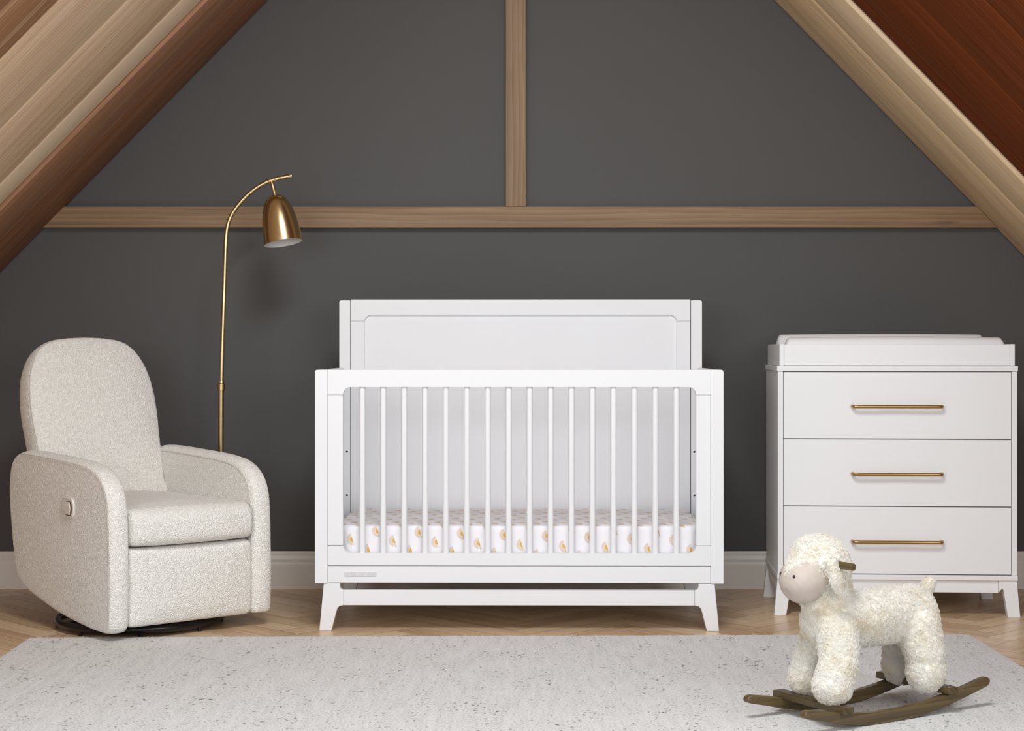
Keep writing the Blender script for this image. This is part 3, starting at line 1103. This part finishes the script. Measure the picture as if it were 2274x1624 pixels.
# ================================================================== GLIDER ARMCHAIR
chA = math.radians(41)
co_, si_ = math.cos(chA), math.sin(chA)
OX, OY = 0.315, 0.30                          # chair centre in the measured frame (origin = near front corner)
chair = root('glider_armchair', 'cream boucle glider armchair on a black ring base, turned to the right', 'armchair',
             (-1.352 + OX * co_ - OY * si_, 5.48 + OX * si_ + OY * co_, 0), chA)
ch = lambda x, y, z: (x - OX, y - OY, z)
BO = M['boucle']
W = 0.63
AW = 0.076
arm_pts = [(0.012, 0.046), (0.0, 0.07), (-0.004, 0.2), (0.0, 0.36), (0.008, 0.455), (0.022, 0.497), (0.048, 0.532), (0.10, 0.564), (0.17, 0.580), (0.26, 0.588), (0.45, 0.597), (0.62, 0.602), (0.70, 0.594),
           (0.745, 0.568), (0.765, 0.525), (0.772, 0.45), (0.758, 0.35), (0.74, 0.262), (0.725, 0.198), (0.70, 0.158), (0.66, 0.134), (0.586, 0.113), (0.386, 0.071), (0.20, 0.049), (0.06, 0.038), (0.03, 0.039)]
arm_out = [(p.x, p.y) for p in spline([(a, b, 0) for a, b in arm_pts], 4, True)]


def offset_loop(poly, d):
    Pn = np.array(poly)
    t = np.roll(Pn, -1, 0) - np.roll(Pn, 1, 0)
    t /= np.linalg.norm(t, axis=1)[:, None]
    ar = 0.5 * np.sum(Pn[:, 0] * np.roll(Pn[:, 1], -1) - np.roll(Pn[:, 0], -1) * Pn[:, 1])
    nn = np.c_[t[:, 1], -t[:, 0]] * (1 if ar > 0 else -1)
    return Pn + nn * d


def upholster(name, V, F, smooth=2):
    v, f = fused([(V, F)], 0.0065, smooth)
    return soften(mesh(name, v, f, BO, chair, smooth=180), 1)


def make_arm(x_out, x_in, zmin):
    P0 = np.array(resample(arm_out, 150))
    cent = np.array([0.37, 0.33])
    sg = 1 if x_in > x_out else -1
    wdt = abs(x_in - x_out)
    rings = []
    for s, dx in ((0.0, -0.004), (0.25, -0.004), (0.5, -0.0035), (0.75, -0.002), (0.92, -0.0005), (0.985, 0.0005)):
        rings.append((cent + (P0 - cent) * s, dx))
    for o_, dx in ((0.0, 0.0015), (0.0035, 0.0045), (0.0085, 0.013), (0.0125, 0.026), (0.0135, wdt * 0.5), (0.0125, wdt * 0.68), (0.008, wdt * 0.86), (0.0, wdt * 0.96), (-0.012, wdt)):
        rings.append((offset_loop(P0, o_), dx))
    last = offset_loop(P0, -0.012)
    for s in (0.75, 0.5, 0.25, 0.0):
        rings.append((cent + (last - cent) * s, wdt))
    V, F = [], []
    n = len(P0)
    for r, dx in rings:
        for q in r:
            # bottom must not swell downwards
            V.append(ch(x_out + sg * dx, q[0], max(q[1], zmin)))
    for i in range(len(rings) - 1):
        for k in range(n):
            F.append((i * n + k, i * n + (k + 1) % n, (i + 1) * n + (k + 1) % n, (i + 1) * n + k))
    return upholster('armrest', V, F)


make_arm(0.0, AW, 0.034)
make_arm(W, W - AW, 0.048)

# seat cushion
prof = []
outl = rrect(-0.028, 0.615, 0.318, 0.442, (0.035, 0.03, 0.03, 0.052), 8)
pr = [(0, 0.0), (0.3, 0.0), (0.6, 0.001), (0.85, 0.003), (0.95, 0.008), (0.99, 0.02), (1.0, 0.04), (1.02, 0.12), (1.03, 0.24)]
pr = pr + [(s, 0.48 - d) for s, d in pr[-2::-1]]
v, f = pillowvf(outl, pr, lambda a, b, d: ch(AW - 0.001 + d, a, b + 0.013 * max(0, 1 - ((d - 0.24) / 0.24) ** 2) * min(1, max(0, (b - 0.34) / 0.09)) * min(1, max(0, (a + 0.03) / 0.12))), n=130)
upholster('seat_cushion', v, f)
# footrest front panel
outl = rrect(AW, W - AW + 0.002, 0.047, 0.312, (0.012, 0.02, 0.02, 0.012), 6)
pr = [(0, -0.014), (0.3, -0.0135), (0.6, -0.012), (0.85, -0.006), (0.95, 0.0), (0.985, 0.007), (1.0, 0.018), (1.0, 0.05), (0.97, 0.06), (0.5, 0.06), (0, 0.06)]
v, f = pillowvf(outl, pr, lambda a, b, d: ch(a, d, b), n=130)
upholster('footrest_panel', v, f)
# backrest, reclined
rec = math.radians(15)
ub = (0.0, math.sin(rec), math.cos(rec))
nb = (0.0, math.cos(rec), -math.sin(rec))
y_b, z_b = 0.592, 0.395


def bplace(a, h, d):
    return ch(a, y_b + ub[1] * h + nb[1] * d, z_b + ub[2] * h + nb[2] * d)


HT = 0.652
xa, xb = 0.062, 0.552
bo = [(xa + 0.012, 0.0), (xb - 0.012, 0.0), (xb + 0.002, 0.1), (xb + 0.006, 0.25), (xb + 0.010, 0.36), (xb + 0.005, 0.45), (xb - 0.012, 0.53), (xb - 0.047, 0.597), (xb - 0.097, 0.637), (xb - 0.165, 0.651),
      (0.307, HT + 0.003), (xa + 0.165, 0.651), (xa + 0.092, 0.638), (xa + 0.04, 0.600), (xa + 0.006, 0.535), (xa - 0.010, 0.455), (xa - 0.013, 0.36), (xa - 0.006, 0.25), (xa + 0.0, 0.1)]
bo = [(p.x, p.y) for p in spline([(a, b, 0) for a, b in bo], 6, True)]
pr = [(0, -0.022), (0.2, -0.0215), (0.4, -0.02), (0.6, -0.0165), (0.78, -0.010), (0.9, -0.003), (0.965, 0.003), (0.99, 0.007), (1.0, 0.013), (1.008, 0.03), (1.01, 0.055), (1.0, 0.085), (0.975, 0.108), (0.93, 0.123), (0.8, 0.133), (0.5, 0.137), (0, 0.138)]
v, f = pillowvf(bo, pr, bplace, n=140)
upholster('backrest', v, f)
# carcass between the arms (back and underside)
prism('seat_base', [(0.055, 0.062), (0.40, 0.09), (0.69, 0.155), (0.755, 0.42), (0.745, 0.55), (0.70, 0.55), (0.66, 0.40), (0.055, 0.33)], AW - 0.01, W - AW + 0.01, lambda a, b, d: ch(d, a, b), BO, chair, 0.006)
# recline lever in its escutcheon on the outer side of the near arm
yc, zc = 0.283, 0.435
side = lambda a, b, d: ch(d, a, b)
plate = prism('lever_plate', rrect(yc - 0.046, yc + 0.046, zc - 0.036, zc + 0.036, (0.026, 0.020, 0.026, 0.026), 7), -0.0095, 0.004, side, M['plastic'], chair, 0.002)
prism('lever_recess', rrect(yc - 0.036, yc + 0.012, zc - 0.025, zc + 0.025, (0.018, 0.006, 0.006, 0.018), 6), -0.0100, -0.006, side, M['chrome'], plate, 0.0003)
tl = [(yc - 0.020, zc - 0.022), (yc + 0.008, zc - 0.022), (yc + 0.011, zc - 0.011), (yc + 0.032, zc - 0.010), (yc + 0.032, zc + 0.010), (yc + 0.011, zc + 0.011), (yc + 0.008, zc + 0.022), (yc - 0.018, zc + 0.022), (yc - 0.025, zc)]
prism('lever', tl, -0.0118, -0.0085, side, M['plastic'], plate, 0.0008)
# stitched seams
TH = plain('taupe_stitching', (0.60, 0.56, 0.49), 0.9)


def run(pts, keep):
    # the longest unbroken run of kept points on a closed loop
    n = len(pts)
    st = next(i for i in range(n) if keep(pts[i]) and not keep(pts[i - 1]))
    out = []
    for i in range(n):
        if not keep(pts[(st + i) % n]):
            break
        out.append(pts[(st + i) % n])
    return out


tube('seam', [ch(-0.0012, q[0], q[1]) for q in run(resample(arm_out, 200), lambda q: q[0] < 0.68 and (q[1] > 0.48 or (q[0] < 0.03 and q[1] > 0.06)))], 0.0011, TH, chair, 6)
tube('seam', [ch(W - AW - 0.0002, q[0], q[1]) for q in run([tuple(p) for p in offset_loop(resample(arm_out, 200), -0.010)], lambda q: q[0] < 0.655 and (q[1] > 0.48 or (q[0] < 0.04 and q[1] > 0.30)))], 0.0011, TH, chair, 6)
tube('seam', [bplace(0.307 + (q[0] - 0.307) * 0.992, 0.326 + (q[1] - 0.326) * 0.992, 0.0066) for q in run(resample(bo, 200), lambda q: q[0] < 0.16 and q[1] > 0.10)], 0.0011, TH, chair, 6)
# black swivel base
RC = (0.290, 0.325)
rg = 0.284
K = M['black']
ringp = []
V, F = [], []
NS, MS = 72, 12
for i in range(NS):
    t = 2 * PI * i / NS
    for k in range(MS):
        u = 2 * PI * k / MS
        r = rg + 0.0145 * math.cos(u)
        V.append(ch(RC[0] + r * math.cos(t), RC[1] + r * math.sin(t), 0.026 + 0.0145 * math.sin(u)))
for i in range(NS):
    for k in range(MS):
        F.append((i * MS + k, ((i + 1) % NS) * MS + k, ((i + 1) % NS) * MS + (k + 1) % MS, i * MS + (k + 1) % MS))
mesh('base_ring', V, F, K, chair, smooth=180)
for t in np.linspace(0.3, 2 * PI + 0.3, 8, endpoint=False):
    lathe('floor_glide', [(0.0, 0.0), (0.007, 0.0), (0.0075, 0.002), (0.0075, 0.014), (0.0, 0.014)], ch(RC[0] + rg * math.cos(t), RC[1] + rg * math.sin(t), 0.0), (0, 0, 1), K, chair, 14)
for t in (0.0, PI / 2):
    d_ = Vector((math.cos(t), math.sin(t), 0)) * rg
    c_ = Vector(ch(RC[0], RC[1], 0.027))
    v, f = tubevf([c_ - d_, c_ + d_], 0.011, 10)
    mesh('base_spoke', v, f, K, chair, smooth=40)
lathe('swivel_post', [(0.0, 0.02), (0.06, 0.02), (0.06, 0.034), (0.03, 0.036), (0.03, 0.085), (0.0, 0.085)], ch(RC[0], RC[1], 0), (0, 0, 1), K, chair, 28)

# ================================================================== ROCKING SHEEP
shA = math.radians(32)
sheep = root('rocking_sheep', 'cream curly plush sheep rocker on dark wooden runners, in front of the dresser', 'rocking toy', (0.944, 4.439, 0), shA)
RW = M['rocker']
# skin: body, neck, head, legs
egg = [capvf((-0.189, 0, 0.4075), (-0.240, 0, 0.3785), 0.0885, 0.0625, 40)]
egg_in = capvf((-0.189, 0, 0.4075), (-0.240, 0, 0.3785), 0.0865, 0.060, 40)
body = [ellvf((-0.0, 0, 0.268), (0.205, 0.080, 0.069)),
        capvf((-0.146, 0, 0.262), (0.142, 0, 0.262), 0.076, 0.075),
        ellvf((-0.142, 0, 0.262), (0.068, 0.080, 0.084)),
        ellvf((0.146, 0, 0.254), (0.070, 0.079, 0.080)),
        capvf((-0.155, 0, 0.300), (-0.170, 0, 0.385), 0.066, 0.070),
        egg_in]
for s, fx, hx_, y0, fz_, hz_ in ((-1, -0.198, 0.132, 0.072, 0.111, 0.118), (1, -0.160, 0.176, 0.064, 0.104, 0.112)):
    y1 = 0.045
    body += [capvf((fx + 0.036, s * y1, 0.245), (fx + 0.018, s * y0 * 0.98, 0.165), 0.056, 0.048),
             capvf((fx + 0.018, s * y0 * 0.98, 0.170), (fx, s * y0, 0.126), 0.048, 0.050),
             ellvf((fx - 0.005, s * y0, fz_), (0.053, 0.050, 0.048)),
             capvf((hx_ - 0.006, s * y1, 0.235), (hx_ - 0.002, s * y0 * 0.95, 0.165), 0.061, 0.053),
             ellvf((hx_, s * y0, hz_), (0.055, 0.051, 0.062))]
sv, sf = fused(body, 0.005, 6)
FC = np.array((-0.222, 0.0, 0.386))
FA = np.array((-math.cos(math.radians(20)), 0, -math.sin(math.radians(20))))
FU = np.array((-math.sin(math.radians(20)), 0, math.cos(math.radians(20))))


def egg_sd(p):
    a_, b_ = np.array((-0.189, 0, 0.4075)), np.array((-0.240, 0, 0.3785))
    q = np.asarray(p) - a_
    u = min(1, max(0, q.dot(b_ - a_) / (b_ - a_).dot(b_ - a_)))
    return np.linalg.norm(q - (b_ - a_) * u) - (0.0885 + (0.0625 - 0.0885) * u)


def in_face(p, slack=0.0):
    d = np.asarray(p) - FC
    if np.linalg.norm(d) > 0.105 or p[2] < 0.300 :
        return False
    d = d / np.linalg.norm(d)
    ang = math.degrees(math.acos(max(-1, min(1, d.dot(FA)))))
    phi = math.degrees(math.atan2(abs(d[1]), d.dot(FU)))
    lim = 85 - 62 * math.exp(-(phi / 30.0) ** 2) - (5 if phi > 120 else 0)
    return ang < lim + slack


bodyo = mesh('fleece_body', [tuple(q) for q in sv], sf, M['fleece'], sheep, smooth=180)
pile('wool_curls', sv, sf, 19000, lambda p: not (in_face(p, -1) and egg_sd(p) < 0.003) and p[2] > 0.055, bodyo, M['wool'])
# velour face
ev, ef = fused(egg, 0.003, 5)
keepf = [q for q in ef if in_face(ev[list(q)].mean(0), 4)]
used = sorted({i for q in keepf for i in q})
ix = {o_: n_ for n_, o_ in enumerate(used)}
face = mesh('face', [tuple(ev[i]) for i in used], [tuple(ix[i] for i in q) for q in keepf], M['velour'], sheep, smooth=180)
sd = face.modifiers.new('thickness', 'SOLIDIFY')
sd.thickness = 0.003
sd.offset = -1
face['label'] = 'smooth blush velour face'
EV = np.array([ev[i] for i in used])


def face_surf(yy, zz):
    """x on the front of the face skin"""
    c = EV[EV[:, 0] < -0.25]
    k = np.argsort((c[:, 1] - yy) ** 2 + (c[:, 2] - zz) ** 2)[:3]
    return float(c[k, 0].mean())


for yy, zz in ((-0.026, 0.393), (0.024, 0.395)):
    x = face_surf(yy, zz)
    v, f = ellvf((x + 0.0005, yy, zz), (0.0032, 0.0035, 0.0052), 16, 10)
    mesh('eye', v, f, M['eye'], face, smooth=180)
# stitched nostril dots
nb_ = plain('pink_thread', (0.50, 0.33, 0.33), 0.8)
for yy in (-0.008, 0.008):
    x = face_surf(yy, 0.352)
    v, f = ellvf((x, yy, 0.352), (0.001, 0.0022, 0.0012), 10, 6)
    mesh('nostril_stitch', v, f, nb_, face, smooth=180)
# ears
for s in (-1, 1):
    e = [capvf((-0.220, s * 0.090, 0.424), (-0.212, s * 0.098, 0.388), 0.016, 0.019), capvf((-0.212, s * 0.098, 0.392), (-0.203, s * 0.098, 0.364), 0.019, 0.014)]
    ev, ef = fused(e, 0.004, 4)
    ev = np.array(ev)
    ev[:, 0] += 0.03 if s > 0 else 0.0
    ev[:, 1] = s * 0.095 + (ev[:, 1] - s * 0.095) * 0.6
    eo = mesh('ear', [tuple(q) for q in ev], ef, M['fleece'], sheep, smooth=180)
    pile('wool_curls', ev, ef, 520, lambda p: True, eo, M['wool'], 0.004)
# tail
tv, tf = fused([capvf((0.198, 0, 0.308), (0.219, 0, 0.338), 0.019, 0.016)], 0.004, 3)
to = mesh('tail', [tuple(q) for q in tv], tf, M['fleece'], sheep, smooth=180)
pile('wool_curls', tv, tf, 420, lambda p: True, to, M['wool'], 0.004)
# dowel grips through the head
gr = tube('grip_dowel', [(-0.202, -0.148, 0.425), (-0.202, -0.146, 0.425), (-0.202, 0.070, 0.425), (-0.202, 0.072, 0.425)], [0.0085, 0.0096, 0.0096, 0.0085], RW, sheep, 20,
          uvs=lambda co, p: (co.y, co.x + co.z), tones=lambda p: 0.35)
# runners
low = [(-0.336, 0.051), (-0.319, 0.0465), (-0.27, 0.0355), (-0.20, 0.0185), (-0.119, 0.0092), (-0.05, RB + 0.0003), (0.018, RB + 0.0010), (0.09, 0.0145), (0.18, 0.031), (0.25, 0.047), (0.312, 0.0625)]
hi = [(0.316, 0.0875), (0.29, 0.0835), (0.25, 0.0745), (0.18, 0.0605), (0.09, 0.0465), (0.018, 0.0405), (-0.05, 0.0395), (-0.119, 0.0410), (-0.20, 0.0490), (-0.27, 0.0610), (-0.325, 0.0695)]
lo_s = [(p.x, p.y) for p in spline([(a, b, 0) for a, b in low], 5)]
hi_s = [(p.x, p.y) for p in spline([(a, b, 0) for a, b in hi], 5)]
end_r = [(0.3205, 0.067), (0.3255, 0.074), (0.324, 0.082)]
end_l = [(-0.334, 0.0685), (-0.340, 0.063), (-0.341, 0.056)]
rp = lo_s + end_r + hi_s + end_l
for s, nm in ((-1, 'runner'), (1, 'runner')):
    yy = s * 0.110
    prism('runner', rp, yy - 0.011, yy + 0.011, XZ, RW, sheep, 0.003, uvs=lambda co, p: (co.x, co.z + co.y), tones=lambda p: 0.55, smooth=40)
for (x0, x1, z0) in ((-0.225, -0.189, 0.0495), (0.150, 0.186, 0.0605)):
    b = box('crossbar', x0, x1, -0.137, 0.137, z0, z0 + 0.018, RW, sheep, 0.002, uvs=lambda co, p: (co.y, co.x + co.z), tones=lambda p: 0.3)
    if x0 > 0:
        for xx in (x0 + 0.011, x1 - 0.011):
            for yy in (-0.118, 0.118):
                lathe('screw_hole', [(0.0035, 0.0004), (0.0, 0.0004)], (xx, yy, z0 + 0.018), (0, 0, 1), M['hole'], b, 14)
